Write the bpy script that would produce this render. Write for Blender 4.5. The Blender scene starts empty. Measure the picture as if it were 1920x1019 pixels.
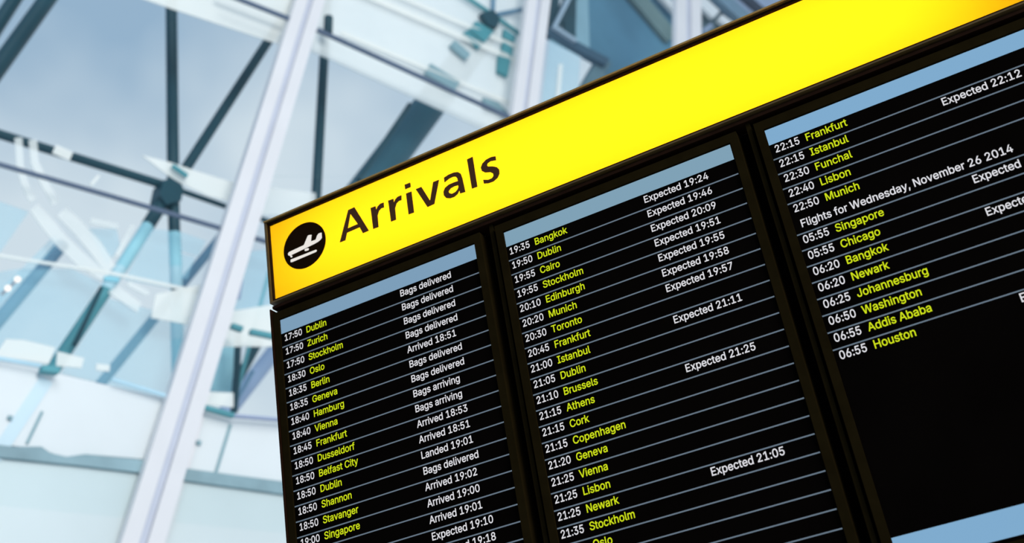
import bpy, math
from mathutils import Vector, Matrix
from mathutils.geometry import tessellate_polygon

C = bpy.context.scene.collection
SC = bpy.context.scene

# ------------------------------------------------------------------ camera
cam_d = bpy.data.cameras.new('camera')
cam = bpy.data.objects.new('camera', cam_d)
C.objects.link(cam)
CR = [[0.881756, -0.333613, -0.333481], [0.444482, 0.350928, 0.824188], [-0.157932, -0.874958, 0.457717]]          # columns: picture right, picture down, view direction
m = Matrix.Identity(4)
for i in range(3):
    m[i][0] = CR[i][0]
    m[i][1] = -CR[i][1]
    m[i][2] = -CR[i][2]
m.translation = (0, 0, 1.6)
cam.matrix_world = m
cam_d.sensor_fit = 'HORIZONTAL'
cam_d.sensor_width = 36.0
cam_d.lens = 36.0 * 2231.35 / 1920.0
cam_d.clip_end = 300
cam_d.dof.use_dof = True
cam_d.dof.focus_distance = 3.25
cam_d.dof.aperture_fstop = (cam_d.lens / 1000.0) / 0.0168
SC.camera = cam

# ------------------------------------------------------------------ sky, lights, exposure
SC.view_settings.view_transform = 'Standard'
SC.view_settings.look = 'None'
SC.view_settings.gamma = 1.0
SC.view_settings.exposure = 0.0
SC.view_settings.use_curve_mapping = False
SC.cycles.transparent_max_bounces = 32
SC.cycles.max_bounces = 8

world = bpy.data.worlds.new('overcast_sky')
SC.world = world
world.use_nodes = True
nt = world.node_tree
nt.nodes.clear()
tc = nt.nodes.new('ShaderNodeTexCoord')
no = nt.nodes.new('ShaderNodeTexNoise')
no.inputs['Scale'].default_value = 5.5
no.inputs['Detail'].default_value = 3.0
no.inputs['Roughness'].default_value = 0.5
ra = nt.nodes.new('ShaderNodeValToRGB')
ra.color_ramp.elements[0].position = 0.33
ra.color_ramp.elements[0].color = (0.32, 0.46, 0.62, 1)
ra.color_ramp.elements[1].position = 0.72
ra.color_ramp.elements[1].color = (0.66, 0.75, 0.83, 1)
bg = nt.nodes.new('ShaderNodeBackground')
bg.inputs['Strength'].default_value = 1.0
wo = nt.nodes.new('ShaderNodeOutputWorld')
nt.links.new(tc.outputs['Generated'], no.inputs['Vector'])
# the cloud cover thins towards the far end of the hall and towards the horizon
dp = nt.nodes.new('ShaderNodeVectorMath')
dp.operation = 'DOT_PRODUCT'
dp.inputs[1].default_value = (0.0, 0.75, -0.75)
ad = nt.nodes.new('ShaderNodeMath')
ad.operation = 'ADD'
nt.links.new(tc.outputs['Generated'], dp.inputs[0])
nt.links.new(no.outputs['Fac'], ad.inputs[0])
nt.links.new(dp.outputs['Value'], ad.inputs[1])
nt.links.new(ad.outputs['Value'], ra.inputs['Fac'])
nt.links.new(ra.outputs['Color'], bg.inputs['Color'])
nt.links.new(bg.outputs['Background'], wo.inputs['Surface'])


def area_light(name, loc, target, sx, sy, power, col):
    d = bpy.data.lights.new(name, 'AREA')
    d.shape = 'RECTANGLE'
    d.size = sx
    d.size_y = sy
    d.energy = power
    d.color = col
    o = bpy.data.objects.new(name, d)
    C.objects.link(o)
    o.location = loc
    o.rotation_euler = (Vector(target) - Vector(loc)).to_track_quat('-Z', 'Y').to_euler()
    return o


# added unseen fill light for the white wall parts, behind and to the right of the camera
area_light('hall_ceiling_light', (12, -2, 10), (-8, 12, 8), 7, 7, 3200, (1.0, 0.96, 0.92))
sd = bpy.data.lights.new('soft_sun', 'SUN')
sd.energy = 0.9
sd.angle = math.radians(25)
sd.color = (1.0, 0.97, 0.93)
so = bpy.data.objects.new('soft_sun', sd)
C.objects.link(so)
so.location = (6, -4, 20)
so.rotation_euler = (Vector((-8, 12, 6)) - Vector((12, -6, 20))).to_track_quat('-Z', 'Y').to_euler()


# ------------------------------------------------------------------ materials
MATS = {}


def mat(name, col, rough=0.5, spec=0.3, vary=0.0, scale=8.0, metal=0.0):
    if name in MATS:
        return MATS[name]
    mt = bpy.data.materials.new(name)
    mt.use_nodes = True
    n = mt.node_tree
    b = n.nodes['Principled BSDF']
    b.inputs['Roughness'].default_value = rough
    b.inputs['Specular IOR Level'].default_value = spec
    b.inputs['Metallic'].default_value = metal
    b.inputs['Base Color'].default_value = (*col, 1)
    if vary > 0:
        t = n.nodes.new('ShaderNodeTexCoord')
        z = n.nodes.new('ShaderNodeTexNoise')
        z.inputs['Scale'].default_value = scale
        z.inputs['Detail'].default_value = 4
        r = n.nodes.new('ShaderNodeValToRGB')
        r.color_ramp.elements[0].position = 0.3
        r.color_ramp.elements[1].position = 0.7
        r.color_ramp.elements[0].color = (*[c * (1 - vary) for c in col], 1)
        r.color_ramp.elements[1].color = (*[min(1, c * (1 + vary)) for c in col], 1)
        n.links.new(t.outputs['Object'], z.inputs['Vector'])
        n.links.new(z.outputs['Fac'], r.inputs['Fac'])
        n.links.new(r.outputs['Color'], b.inputs['Base Color'])
    MATS[name] = mt
    return mt


def emit(name, col, strength=1.0):
    if name in MATS:
        return MATS[name]
    mt = bpy.data.materials.new(name)
    mt.use_nodes = True
    n = mt.node_tree
    n.nodes.clear()
    e = n.nodes.new('ShaderNodeEmission')
    e.inputs['Color'].default_value = (*col, 1)
    e.inputs['Strength'].default_value = strength
    o = n.nodes.new('ShaderNodeOutputMaterial')
    n.links.new(e.outputs['Emission'], o.inputs['Surface'])
    MATS[name] = mt
    return mt


def reflection_sheet(name, col, alpha, vary=0.12):
    """glass with a white dot frit: part clear, part light-scattering"""
    mt = bpy.data.materials.new(name)
    mt.use_nodes = True
    n = mt.node_tree
    n.nodes.clear()
    tr = n.nodes.new('ShaderNodeBsdfTransparent')
    df = n.nodes.new('ShaderNodeBsdfDiffuse')
    tl = n.nodes.new('ShaderNodeBsdfTranslucent')
    for q in (df, tl):
        q.inputs['Color'].default_value = (*col, 1)
    m1 = n.nodes.new('ShaderNodeMixShader')
    m1.inputs[0].default_value = 0.2
    m2 = n.nodes.new('ShaderNodeMixShader')
    t = n.nodes.new('ShaderNodeTexCoord')
    z = n.nodes.new('ShaderNodeTexNoise')
    z.inputs['Scale'].default_value = 0.8
    z.inputs['Detail'].default_value = 2
    mr = n.nodes.new('ShaderNodeMapRange')
    mr.inputs['From Min'].default_value = 0.3
    mr.inputs['From Max'].default_value = 0.7
    mr.inputs['To Min'].default_value = alpha * (1 - vary)
    mr.inputs['To Max'].default_value = min(1, alpha * (1 + vary))
    o = n.nodes.new('ShaderNodeOutputMaterial')
    n.links.new(t.outputs['Object'], z.inputs['Vector'])
    n.links.new(z.outputs['Fac'], mr.inputs['Value'])
    n.links.new(mr.outputs['Result'], m2.inputs[0])
    n.links.new(df.outputs[0], m1.inputs[1])
    n.links.new(tl.outputs[0], m1.inputs[2])
    n.links.new(tr.outputs[0], m2.inputs[1])
    n.links.new(m1.outputs[0], m2.inputs[2])
    n.links.new(m2.outputs[0], o.inputs['Surface'])
    MATS[name] = mt
    return mt


def clear_glass(name):
    mt = bpy.data.materials.new(name)
    mt.use_nodes = True
    n = mt.node_tree
    n.nodes.clear()
    tr = n.nodes.new('ShaderNodeBsdfTransparent')
    tr.inputs['Color'].default_value = (0.97, 0.99, 0.99, 1)
    gl = n.nodes.new('ShaderNodeBsdfGlossy')
    gl.inputs['Roughness'].default_value = 0.03
    fr = n.nodes.new('ShaderNodeFresnel')
    fr.inputs['IOR'].default_value = 1.25
    mx = n.nodes.new('ShaderNodeMixShader')
    o = n.nodes.new('ShaderNodeOutputMaterial')
    ge = n.nodes.new('ShaderNodeNewGeometry')
    fb = n.nodes.new('ShaderNodeMath')
    fb.operation = 'SUBTRACT'
    fb.inputs[0].default_value = 1.0
    fm = n.nodes.new('ShaderNodeMath')
    fm.operation = 'MULTIPLY'
    n.links.new(ge.outputs['Backfacing'], fb.inputs[1])
    n.links.new(fr.outputs[0], fm.inputs[0])
    n.links.new(fb.outputs[0], fm.inputs[1])
    n.links.new(fm.outputs[0], mx.inputs[0])
    n.links.new(tr.outputs[0], mx.inputs[1])
    n.links.new(gl.outputs[0], mx.inputs[2])
    n.links.new(mx.outputs[0], o.inputs['Surface'])
    MATS[name] = mt
    return mt


def acrylic(name, col):
    mt = bpy.data.materials.new(name)
    mt.use_nodes = True
    n = mt.node_tree
    n.nodes.clear()
    tl = n.nodes.new('ShaderNodeBsdfTranslucent')
    tl.inputs['Color'].default_value = (*col, 1)
    o = n.nodes.new('ShaderNodeOutputMaterial')
    n.links.new(tl.outputs[0], o.inputs['Surface'])
    MATS[name] = mt
    return mt


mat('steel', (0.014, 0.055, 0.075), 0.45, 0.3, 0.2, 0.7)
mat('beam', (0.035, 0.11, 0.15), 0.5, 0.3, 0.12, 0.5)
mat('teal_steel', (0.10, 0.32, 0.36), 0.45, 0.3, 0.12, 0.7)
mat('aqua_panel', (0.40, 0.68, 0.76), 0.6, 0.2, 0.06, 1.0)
mat('aqua_steel', (0.36, 0.66, 0.74), 0.5, 0.3, 0.08, 0.7)  # steel colour lightened as if veiled by reflections in the glass
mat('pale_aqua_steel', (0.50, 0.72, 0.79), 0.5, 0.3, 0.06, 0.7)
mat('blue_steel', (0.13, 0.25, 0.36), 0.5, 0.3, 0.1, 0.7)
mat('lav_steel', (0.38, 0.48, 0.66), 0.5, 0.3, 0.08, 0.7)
mat('teal', (0.08, 0.28, 0.32), 0.5, 0.3, 0.15, 1.5)
mat('grey_teal', (0.24, 0.36, 0.40), 0.6, 0.2, 0.12, 1.5)
mat('aqua', (0.26, 0.55, 0.65), 0.6, 0.2, 0.08, 1.0)
mat('lav', (0.30, 0.36, 0.50), 0.6, 0.2, 0.08, 1.0)
mat('pale_lav', (0.40, 0.50, 0.60), 0.6, 0.2, 0.08, 1.0)
mat('transom', (0.085, 0.12, 0.18), 0.5, 0.3, 0.1, 1.0)
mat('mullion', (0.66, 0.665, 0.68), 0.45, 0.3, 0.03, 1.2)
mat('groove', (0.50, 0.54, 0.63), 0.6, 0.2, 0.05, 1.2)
mat('aqua_pale', (0.40, 0.60, 0.70), 0.6, 0.2, 0.06, 1.0)
mat('white', (0.75, 0.74, 0.75), 0.6, 0.2, 0.05, 0.6)
mat('pale_panel', (0.60, 0.70, 0.76), 0.6, 0.2, 0.08, 0.6)
mat('pale', (0.60, 0.655, 0.665), 0.6, 0.2, 0.06, 0.45)
mat('band', (0.24, 0.36, 0.40), 0.7, 0.2, 0.2, 1.6)
mat('block_blue', (0.095, 0.225, 0.32), 0.6, 0.2, 0.2, 0.5)
mat('block_grey', (0.12, 0.20, 0.24), 0.6, 0.2, 0.2, 0.5)
mat('block_grey2', (0.16, 0.25, 0.33), 0.6, 0.2, 0.1, 0.5)
mat('block_green', (0.17, 0.25, 0.25), 0.6, 0.2, 0.15, 0.8)
mat('block_dark', (0.05, 0.10, 0.15), 0.6, 0.2, 0.1, 0.8)
mat('navy', (0.005, 0.012, 0.035), 0.5, 0.2, 0.1, 0.8)
mat('pale_blue', (0.26, 0.42, 0.50), 0.6, 0.2, 0.08, 0.8)
mat('floor', (0.45, 0.47, 0.49), 0.5, 0.3, 0.08, 0.8)
reflection_sheet('frost_soft', (0.97, 0.95, 0.92), 0.42)  # pale reflections in the glass, built in as light-scattering sheets
reflection_sheet('frost', (0.98, 0.95, 0.91), 0.62)
reflection_sheet('frost2', (0.98, 0.97, 0.95), 0.62)
reflection_sheet('film', (0.42, 0.72, 0.84), 0.22)
clear_glass('glass')
mat('bronze', (0.060, 0.036, 0.009), 0.4, 0.25, 0.15, 30)
mat('bronze_light', (0.20, 0.13, 0.04), 0.4, 0.3, 0.1, 30)
mat('bronze_dark', (0.010, 0.004, 0.002), 0.5, 0.02, 0.2, 30)
mat('bezel', (0.0075, 0.0052, 0.0018), 0.5, 0.0, 0.15, 20)
mat('recess', (0.0012, 0.0006, 0.0005), 0.7, 0.0, 0.1, 20)
mat('screen_black', (0.0016, 0.0012, 0.0010), 0.5, 0.0, 0.2, 4)
mat('box_white', (0.85, 0.85, 0.82), 0.8, 0.1, 0.02, 10)
mat('lettering', (0.040, 0.015, 0.004), 0.6, 0.1, 0.05, 30)
mat('disc_black', (0.007, 0.0035, 0.0015), 0.5, 0.0, 0.1, 30)
emit('pic_white', (0.88, 0.84, 0.79), 0.95)
acrylic('yellow_acrylic', (1.0, 0.755, 0.092))
emit('header_one', (0.205, 0.345, 0.49))
emit('header_two', (0.215, 0.36, 0.47))
emit('header_three', (0.215, 0.41, 0.62))
emit('row_rule', (0.13, 0.175, 0.225))
emit('text_white', (0.72, 0.72, 0.76))
emit('text_yellow', (0.62, 0.75, 0.012))
emit('lamp_glow', (1.0, 0.93, 0.86), 1.3)


# ------------------------------------------------------------------ mesh helpers
def obj(name, geo, m, parent=None):
    vs, fs = geo
    if parent is not None:
        k = Vector((0, 0, 0))
        q = parent
        while q is not None:
            k += Vector(q.location)
            q = q.parent
        vs = [Vector(v) - k for v in vs]
    me = bpy.data.meshes.new(name)
    me.from_pydata([tuple(v) for v in vs], [], fs)
    me.update()
    me.materials.append(MATS[m] if isinstance(m, str) else m)
    o = bpy.data.objects.new(name, me)
    C.objects.link(o)
    if parent is not None:
        o.parent = parent
    return o


def thing(name, loc, label=None, cat=None, group=None, kind=None):
    o = bpy.data.objects.new(name, None)
    o.empty_display_size = 0.2
    C.objects.link(o)
    o.location = loc
    return tag(o, label, cat, group, kind)


def tag(o, label=None, cat=None, group=None, kind=None):
    for k, v in (('label', label), ('category', cat), ('group', group), ('kind', kind)):
        if v:
            o[k] = v
    return o


def join(*geos):
    V, F = [], []
    for vs, fs in geos:
        b = len(V)
        V += list(vs)
        F += [tuple(i + b for i in f) for f in fs]
    return V, F


def box(x0, x1, y0, y1, z0, z1):
    V = [Vector((x, y, z)) for x in (x0, x1) for y in (y0, y1) for z in (z0, z1)]
    F = [(0, 1, 3, 2), (4, 6, 7, 5), (0, 4, 5, 1), (2, 3, 7, 6), (0, 2, 6, 4), (1, 5, 7, 3)]
    return V, F


def prism(pts, ext, holes=()):
    """polygon (3-D points) with holes, given thickness along ext"""
    loops = [[Vector(p) for p in pts]] + [[Vector(p) for p in h] for h in holes]
    flat = [p for l in loops for p in l]
    ext = Vector(ext)
    n = len(flat)
    V = flat + [p + ext for p in flat]
    F = []
    if holes:
        for t in tessellate_polygon(loops):
            F.append(tuple(t))
            F.append(tuple(i + n for i in reversed(t)))
    else:
        F.append(tuple(range(n)))
        F.append(tuple(range(2 * n - 1, n - 1, -1)))
    b = 0
    for l in loops:
        k = len(l)
        for i in range(k):
            j = (i + 1) % k
            F.append((b + i, b + j, b + j + n, b + i + n))
        b += k
    return V, F


def tube(a, b, r, n=20):
    a, b = Vector(a), Vector(b)
    d = (b - a).normalized()
    u = d.cross(Vector((0, 0, 1)))
    if u.length < 1e-3:
        u = d.cross(Vector((1, 0, 0)))
    u.normalize()
    v = d.cross(u)
    V, F = [], []
    for p in (a, b):
        for i in range(n):
            t = 2 * math.pi * i / n
            V.append(p + u * (r * math.cos(t)) + v * (r * math.sin(t)))
    for i in range(n):
        j = (i + 1) % n
        F.append((i, j, j + n, i + n))
    F.append(tuple(range(n))[::-1])
    F.append(tuple(range(n, 2 * n)))
    return V, F


def sphere(c, r, n=16, k=10):
    c = Vector(c)
    V = [c + Vector((0, 0, r))]
    for i in range(1, k):
        t = math.pi * i / k
        for j in range(n):
            p = 2 * math.pi * j / n
            V.append(c + Vector((math.sin(t) * math.cos(p), math.sin(t) * math.sin(p), math.cos(t))) * r)
    V.append(c - Vector((0, 0, r)))
    F = []
    for j in range(n):
        F.append((0, 1 + j, 1 + (j + 1) % n))
        F.append((len(V) - 1, 1 + (k - 2) * n + (j + 1) % n, 1 + (k - 2) * n + j))
    for i in range(k - 2):
        for j in range(n):
            a, b = 1 + i * n + j, 1 + i * n + (j + 1) % n
            F.append((a, a + n, b + n, b))
    return V, F


# ------------------------------------------------------------------ the glass side wall and what stands behind it
NRM = Vector((-0.931, 0.362, 0.04))          # away from the hall, square to the glass

# owner, shape, part name, material, geometry (metres)
BG = [('window_1', 'poly', 'glass_pane', 'glass', [(-9.714, 5.8, 13.147), (-6.821, 12.742, 17.656), (-8.633, 9.444, 5.207), (-9.689, 6.745, 5.073)], 0.02),
 ('window_2', 'poly', 'glass_pane', 'glass', [(-6.594, 13.287, 18.01), (-4.688, 17.86, 20.98), (-5.991, 15.503, 11.894), (-7.74, 11.162, 10.485)], 0.02),
 ('window_3', 'poly', 'glass_pane', 'glass', [(-4.375, 18.61, 21.468), (-2.687, 22.661, 24.099), (-4.28, 19.749, 13.272), (-5.79, 16.003, 12.056)], 0.02),
 ('window_4', 'poly', 'glass_pane', 'glass', [(-2.243, 23.725, 24.79), (4.721, 40.434, 35.644), (0.329, 31.132, 17.483), (-3.928, 20.623, 13.556)], 0.02),
 ('window_2', 'poly', 'glass_pane', 'glass', [(-7.703, 11.255, 10.515), (-5.991, 15.503, 11.894), (-6.848, 14.005, 5.435), (-8.485, 9.822, 5.226)], 0.02),
 ('window_1', 'poly', 'transom', 'transom', [(-9.613, 6.148, 9.557), (-8.488, 9.048, 9.462), (-7.965, 10.398, 9.408), (-7.957, 10.413, 9.463), (-8.482, 9.058, 9.514), (-9.61, 6.152, 9.602)], 0.03),
 ('window_1', 'poly', 'transom', 'transom', [(-7.782, 10.457, 13.179), (-7.373, 11.506, 13.189), (-7.361, 11.531, 13.264), (-7.771, 10.478, 13.25)], 0.03),
 ('window_2', 'poly', 'transom', 'transom', [(-7.787, 10.857, 9.389), (-6.193, 14.974, 9.217), (-6.178, 15.004, 9.283), (-7.779, 10.873, 9.446)], 0.03),
 ('window_2', 'poly', 'transom', 'transom', [(-7.204, 11.942, 13.194), (-5.796, 15.585, 12.96), (-5.774, 15.632, 13.046), (-7.189, 11.972, 13.27)], 0.03),
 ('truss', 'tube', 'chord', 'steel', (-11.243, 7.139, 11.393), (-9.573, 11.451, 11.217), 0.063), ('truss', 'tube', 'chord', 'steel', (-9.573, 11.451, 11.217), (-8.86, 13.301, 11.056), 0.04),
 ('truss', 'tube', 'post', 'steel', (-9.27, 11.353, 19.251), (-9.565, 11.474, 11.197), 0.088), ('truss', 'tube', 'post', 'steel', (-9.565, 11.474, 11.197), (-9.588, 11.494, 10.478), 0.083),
 ('truss', 'tube', 'sleeve', 'aqua_steel', (-9.588, 11.494, 10.478), (-9.601, 11.519, 9.936), 0.086), ('truss', 'tube', 'sleeve', 'pale_aqua_steel', (-9.601, 11.519, 9.936), (-9.64, 11.539, 8.832), 0.084),  # leg lengths veiled by reflection, the veil put into lighter colours
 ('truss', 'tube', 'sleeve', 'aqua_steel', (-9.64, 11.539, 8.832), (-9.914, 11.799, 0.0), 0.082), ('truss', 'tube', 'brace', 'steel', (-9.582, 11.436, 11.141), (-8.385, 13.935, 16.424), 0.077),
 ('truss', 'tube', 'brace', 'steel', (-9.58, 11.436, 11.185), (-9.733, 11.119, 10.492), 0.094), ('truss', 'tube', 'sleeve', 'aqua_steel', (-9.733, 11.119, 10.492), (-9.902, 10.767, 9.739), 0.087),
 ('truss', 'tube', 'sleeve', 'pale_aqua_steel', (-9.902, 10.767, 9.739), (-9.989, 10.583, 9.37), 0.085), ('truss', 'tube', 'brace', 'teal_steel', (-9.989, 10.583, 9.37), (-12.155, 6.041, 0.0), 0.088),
 ('truss', 'tube', 'rib', 'steel', (-9.823, 10.332, 9.251), (-9.977, 10.033, 8.385), 0.027),
 ('truss', 'poly', 'node_plate', 'steel', [(-9.51, 11.201, 11.194), (-9.435, 11.384, 11.288), (-9.398, 11.493, 11.163), (-9.419, 11.462, 10.942), (-9.508, 11.25, 10.808), (-9.538, 11.158, 10.936)], 0.3),
 ('truss', 'tube', 'knob', 'steel', (-9.473, 11.342, 9.501), (-9.472, 11.357, 9.384), 0.058), ('tubeA', 'tube', 'shaft', 'steel', (-10.275, 12.108, 19.019), (-12.132, 8.388, 9.371), 0.129),
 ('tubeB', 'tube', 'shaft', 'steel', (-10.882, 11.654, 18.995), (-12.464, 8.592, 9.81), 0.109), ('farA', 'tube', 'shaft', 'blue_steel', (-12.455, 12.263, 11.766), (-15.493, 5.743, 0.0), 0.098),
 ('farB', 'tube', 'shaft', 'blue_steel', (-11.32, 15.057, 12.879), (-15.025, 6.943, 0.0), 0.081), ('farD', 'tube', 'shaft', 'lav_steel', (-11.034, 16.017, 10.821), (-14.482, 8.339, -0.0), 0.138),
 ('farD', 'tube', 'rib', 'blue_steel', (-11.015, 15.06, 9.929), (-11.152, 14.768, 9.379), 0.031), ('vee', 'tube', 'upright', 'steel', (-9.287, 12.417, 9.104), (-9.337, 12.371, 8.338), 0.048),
 ('vee', 'tube', 'brace', 'steel', (-9.371, 13.013, 9.233), (-9.54, 12.656, 8.538), 0.065), ('vee', 'tube', 'rod', 'teal_steel', (-9.042, 12.922, 10.226), (-9.339, 12.377, 8.236), 0.03),
 ('vee', 'tube', 'foot', 'steel', (-9.333, 12.373, 8.417), (-9.978, 11.635, 0.0), 0.051),
 ('window_1', 'poly', 'frosted_strip', 'frost_soft',  # pale reflections on the panes, modelled as thin sheets
  [(-9.146, 8.248, 10.166), (-9.146, 8.288, 9.798), (-9.13, 8.355, 9.559), (-9.1, 8.452, 9.366), (-9.071, 8.521, 9.43), (-9.1, 8.426, 9.616), (-9.114, 8.364, 9.837), (-9.114, 8.327, 10.2)], 0.02),
 ('window_1', 'poly', 'frosted_strip', 'frost_soft',
  [(-9.086, 8.4, 10.189), (-9.083, 8.442, 9.879), (-9.05, 8.55, 9.649), (-9.001, 8.703, 9.394), (-8.97, 8.776, 9.469), (-9.018, 8.624, 9.723), (-9.049, 8.523, 9.933), (-9.051, 8.485, 10.229)], 0.02),
 ('window_1', 'poly', 'frosted_strip', 'frost_soft',
  [(-9.101, 8.461, 9.261), (-9.053, 8.607, 9.067), (-9.0, 8.762, 8.897), (-8.919, 8.992, 8.702), (-8.803, 9.304, 8.555), (-8.778, 9.359, 8.657), (-8.875, 9.085, 8.864), (-8.953, 8.865, 9.049), (-9.005, 8.715, 9.213),
   (-9.064, 8.544, 9.375)],
  0.02),
 ('window_1', 'poly', 'frosted_strip', 'frost_soft',
  [(-9.064, 8.826, 9.335), (-8.995, 9.021, 9.165), (-8.934, 9.199, 8.974), (-8.867, 9.397, 8.733), (-8.816, 9.514, 8.859), (-8.877, 9.328, 9.131), (-8.946, 9.129, 9.323), (-9.017, 8.927, 9.497)], 0.02),
 ('window_1', 'poly', 'frosted_strip', 'frost_soft', [(-8.789, 9.354, 8.431), (-8.743, 9.46, 8.546), (-8.64, 9.743, 8.382), (-8.664, 9.695, 8.247)], 0.02),
 ('window_1', 'poly', 'frosted_strip', 'frost_soft', [(-8.7, 9.569, 8.569), (-8.61, 9.808, 8.485), (-8.596, 9.836, 8.554), (-8.686, 9.596, 8.638)], 0.02),
 ('window_1', 'poly', 'frosted_strip', 'frost_soft', [(-8.844, 9.12, 9.283), (-8.719, 9.44, 9.287), (-8.711, 9.453, 9.369), (-8.836, 9.132, 9.363)], 0.02),
 ('window_1', 'poly', 'frosted_strip', 'frost_soft', [(-8.652, 9.599, 9.407), (-8.743, 9.416, 8.936), (-8.727, 9.46, 8.921), (-8.635, 9.645, 9.392)], 0.02),
 ('window_1', 'poly', 'frosted_panel', 'film', [(-8.7, 10.014, 9.536), (-8.609, 10.242, 9.585), (-8.641, 10.248, 8.777), (-8.856, 9.699, 8.761)], 0.02),
 ('window_1', 'poly', 'frosted_panel', 'film', [(-8.553, 10.386, 9.602), (-8.426, 10.714, 9.56), (-8.478, 10.608, 9.315), (-8.564, 10.387, 9.334)], 0.02),
 ('window_1', 'poly', 'frosted_panel', 'film', [(-8.565, 10.387, 9.288), (-8.496, 10.566, 9.289), (-8.547, 10.469, 8.963), (-8.58, 10.388, 8.943)], 0.02),
 ('window_1', 'poly', 'frosted_panel', 'film', [(-9.005, 9.253, 9.336), (-8.871, 9.588, 9.416), (-8.861, 9.638, 9.194), (-8.928, 9.495, 8.925)], 0.02),
 ('window_1', 'poly', 'frosted_panel', 'film', [(-9.465, 8.065, 9.385), (-9.379, 8.284, 9.41), (-9.26, 8.593, 9.368), (-9.39, 8.326, 8.761), (-9.48, 8.139, 8.343)], 0.02),
 ('window_1', 'poly', 'frosted_strip', 'film', [(-9.173, 8.896, 9.147), (-9.494, 8.195, 8.031), (-9.468, 8.267, 7.966), (-9.145, 8.975, 9.079)], 0.02),
 ('window_1', 'poly', 'frosted_strip', 'frost',
  [(-9.319, 7.977, 8.58), (-9.119, 8.488, 8.607), (-8.79, 9.326, 8.667), (-8.471, 10.146, 8.667), (-8.282, 10.63, 8.67), (-8.277, 10.639, 8.716), (-8.466, 10.154, 8.711), (-8.786, 9.331, 8.71), (-9.116, 8.491, 8.647),
   (-9.316, 7.979, 8.62)],
  0.02),
 ('window_1', 'poly', 'frosted_panel', 'film', [(-9.69, 8.228, 7.643), (-9.679, 8.165, 8.495), (-9.483, 8.643, 8.714), (-9.242, 9.246, 8.872), (-9.114, 9.586, 8.77), (-9.35, 9.093, 7.723)], 0.02),
 ('window_1', 'poly', 'frosted_panel', 'film', [(-9.083, 9.685, 8.58), (-8.848, 10.295, 8.538), (-8.595, 10.941, 8.567), (-8.816, 10.5, 7.403), (-9.322, 9.187, 7.532)], 0.02),
 ('window_1', 'poly', 'frosted_panel', 'frost', [(-8.57, 9.905, 8.531), (-8.271, 10.636, 8.879), (-8.38, 10.428, 8.221), (-8.602, 9.858, 8.213)], 0.02),
 ('window_1', 'poly', 'frosted_panel', 'frost', [(-9.275, 8.216, 7.415), (-9.227, 8.316, 7.631), (-9.158, 8.49, 7.653), (-9.034, 8.813, 7.628), (-9.064, 8.756, 7.428)], 0.02),
 ('window_1', 'poly', 'frosted_panel', 'frost', [(-9.026, 8.837, 7.588), (-8.917, 9.119, 7.558), (-8.932, 9.096, 7.438), (-9.035, 8.834, 7.417)], 0.02),
 ('window_1', 'poly', 'frosted_strip', 'frost', [(-8.871, 9.252, 7.441), (-8.814, 9.397, 7.447), (-8.809, 9.403, 7.525), (-8.866, 9.257, 7.518)], 0.02),
 ('window_1', 'poly', 'frosted_panel', 'frost',
  [(-8.639, 9.789, 10.502), (-8.501, 10.143, 10.517), (-8.386, 10.438, 10.502), (-8.131, 11.098, 10.485), (-8.163, 11.047, 10.188), (-8.312, 10.666, 10.169), (-8.439, 10.333, 10.242), (-8.524, 10.103, 10.328)], 0.02),
 ('window_1', 'poly', 'frosted_strip', 'teal', [(-8.421, 10.086, 10.381), (-8.35, 10.281, 10.285), (-8.336, 10.309, 10.34), (-8.408, 10.114, 10.436)], 0.03),
 ('window_1', 'poly', 'frosted_strip', 'frost', [(-9.063, 8.737, 10.174), (-8.988, 8.933, 10.135), (-8.968, 8.969, 10.265), (-9.043, 8.772, 10.303)], 0.02),
 ('window_1', 'poly', 'frosted_strip', 'frost', [(-8.893, 9.207, 9.862), (-8.852, 9.295, 10.027), (-8.862, 9.265, 10.046), (-8.904, 9.177, 9.882)], 0.02),
 ('window_1', 'poly', 'frosted_strip', 'aqua', [(-8.728, 9.226, 8.51), (-8.664, 9.389, 8.528), (-8.66, 9.393, 8.591), (-8.724, 9.231, 8.572)], 0.03),
 ('window_1', 'poly', 'frosted_band', 'frost', [(-8.864, 8.472, 13.495), (-8.454, 9.595, 12.856), (-8.256, 10.101, 12.88), (-7.737, 11.426, 12.96), (-7.533, 11.944, 13.013), (-7.501, 11.968, 13.549), (-7.13, 12.671, 15.833)],
  0.02),
 ('window_1', 'poly', 'sill_bar', 'aqua_pale', [(-9.1, 7.857, 7.237), (-8.866, 8.46, 7.221), (-8.863, 8.464, 7.264), (-9.097, 7.86, 7.278)], 0.02),
 ('window_1', 'poly', 'sill_bar', 'aqua_pale', [(-8.586, 9.183, 7.194), (-8.343, 9.82, 7.089), (-8.336, 9.832, 7.133), (-8.58, 9.193, 7.237)], 0.02),
 ('window_1', 'poly', 'sill_block', 'teal', [(-8.802, 8.413, 7.148), (-8.736, 8.582, 7.154), (-8.731, 8.586, 7.221), (-8.797, 8.417, 7.215)], 0.1),
 ('window_2', 'poly', 'frosted_panel', 'film', [(-8.215, 11.259, 9.549), (-8.034, 11.705, 9.715), (-8.095, 11.667, 8.645), (-8.375, 10.964, 8.481)], 0.02),
 ('window_2', 'poly', 'frosted_strip', 'lav', [(-8.073, 10.863, 8.937), (-8.104, 10.815, 8.65), (-8.077, 10.884, 8.654), (-8.045, 10.933, 8.942)], 0.03),
 ('window_2', 'poly', 'sill_bar', 'teal', [(-7.969, 10.533, 8.095), (-7.917, 10.668, 8.073), (-7.906, 10.69, 8.138), (-7.958, 10.554, 8.16)], 0.06),
 ('window_2', 'poly', 'sill_bar', 'teal', [(-7.876, 10.775, 8.066), (-7.756, 11.083, 8.063), (-7.747, 11.098, 8.13), (-7.867, 10.789, 8.131)], 0.06),
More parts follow.
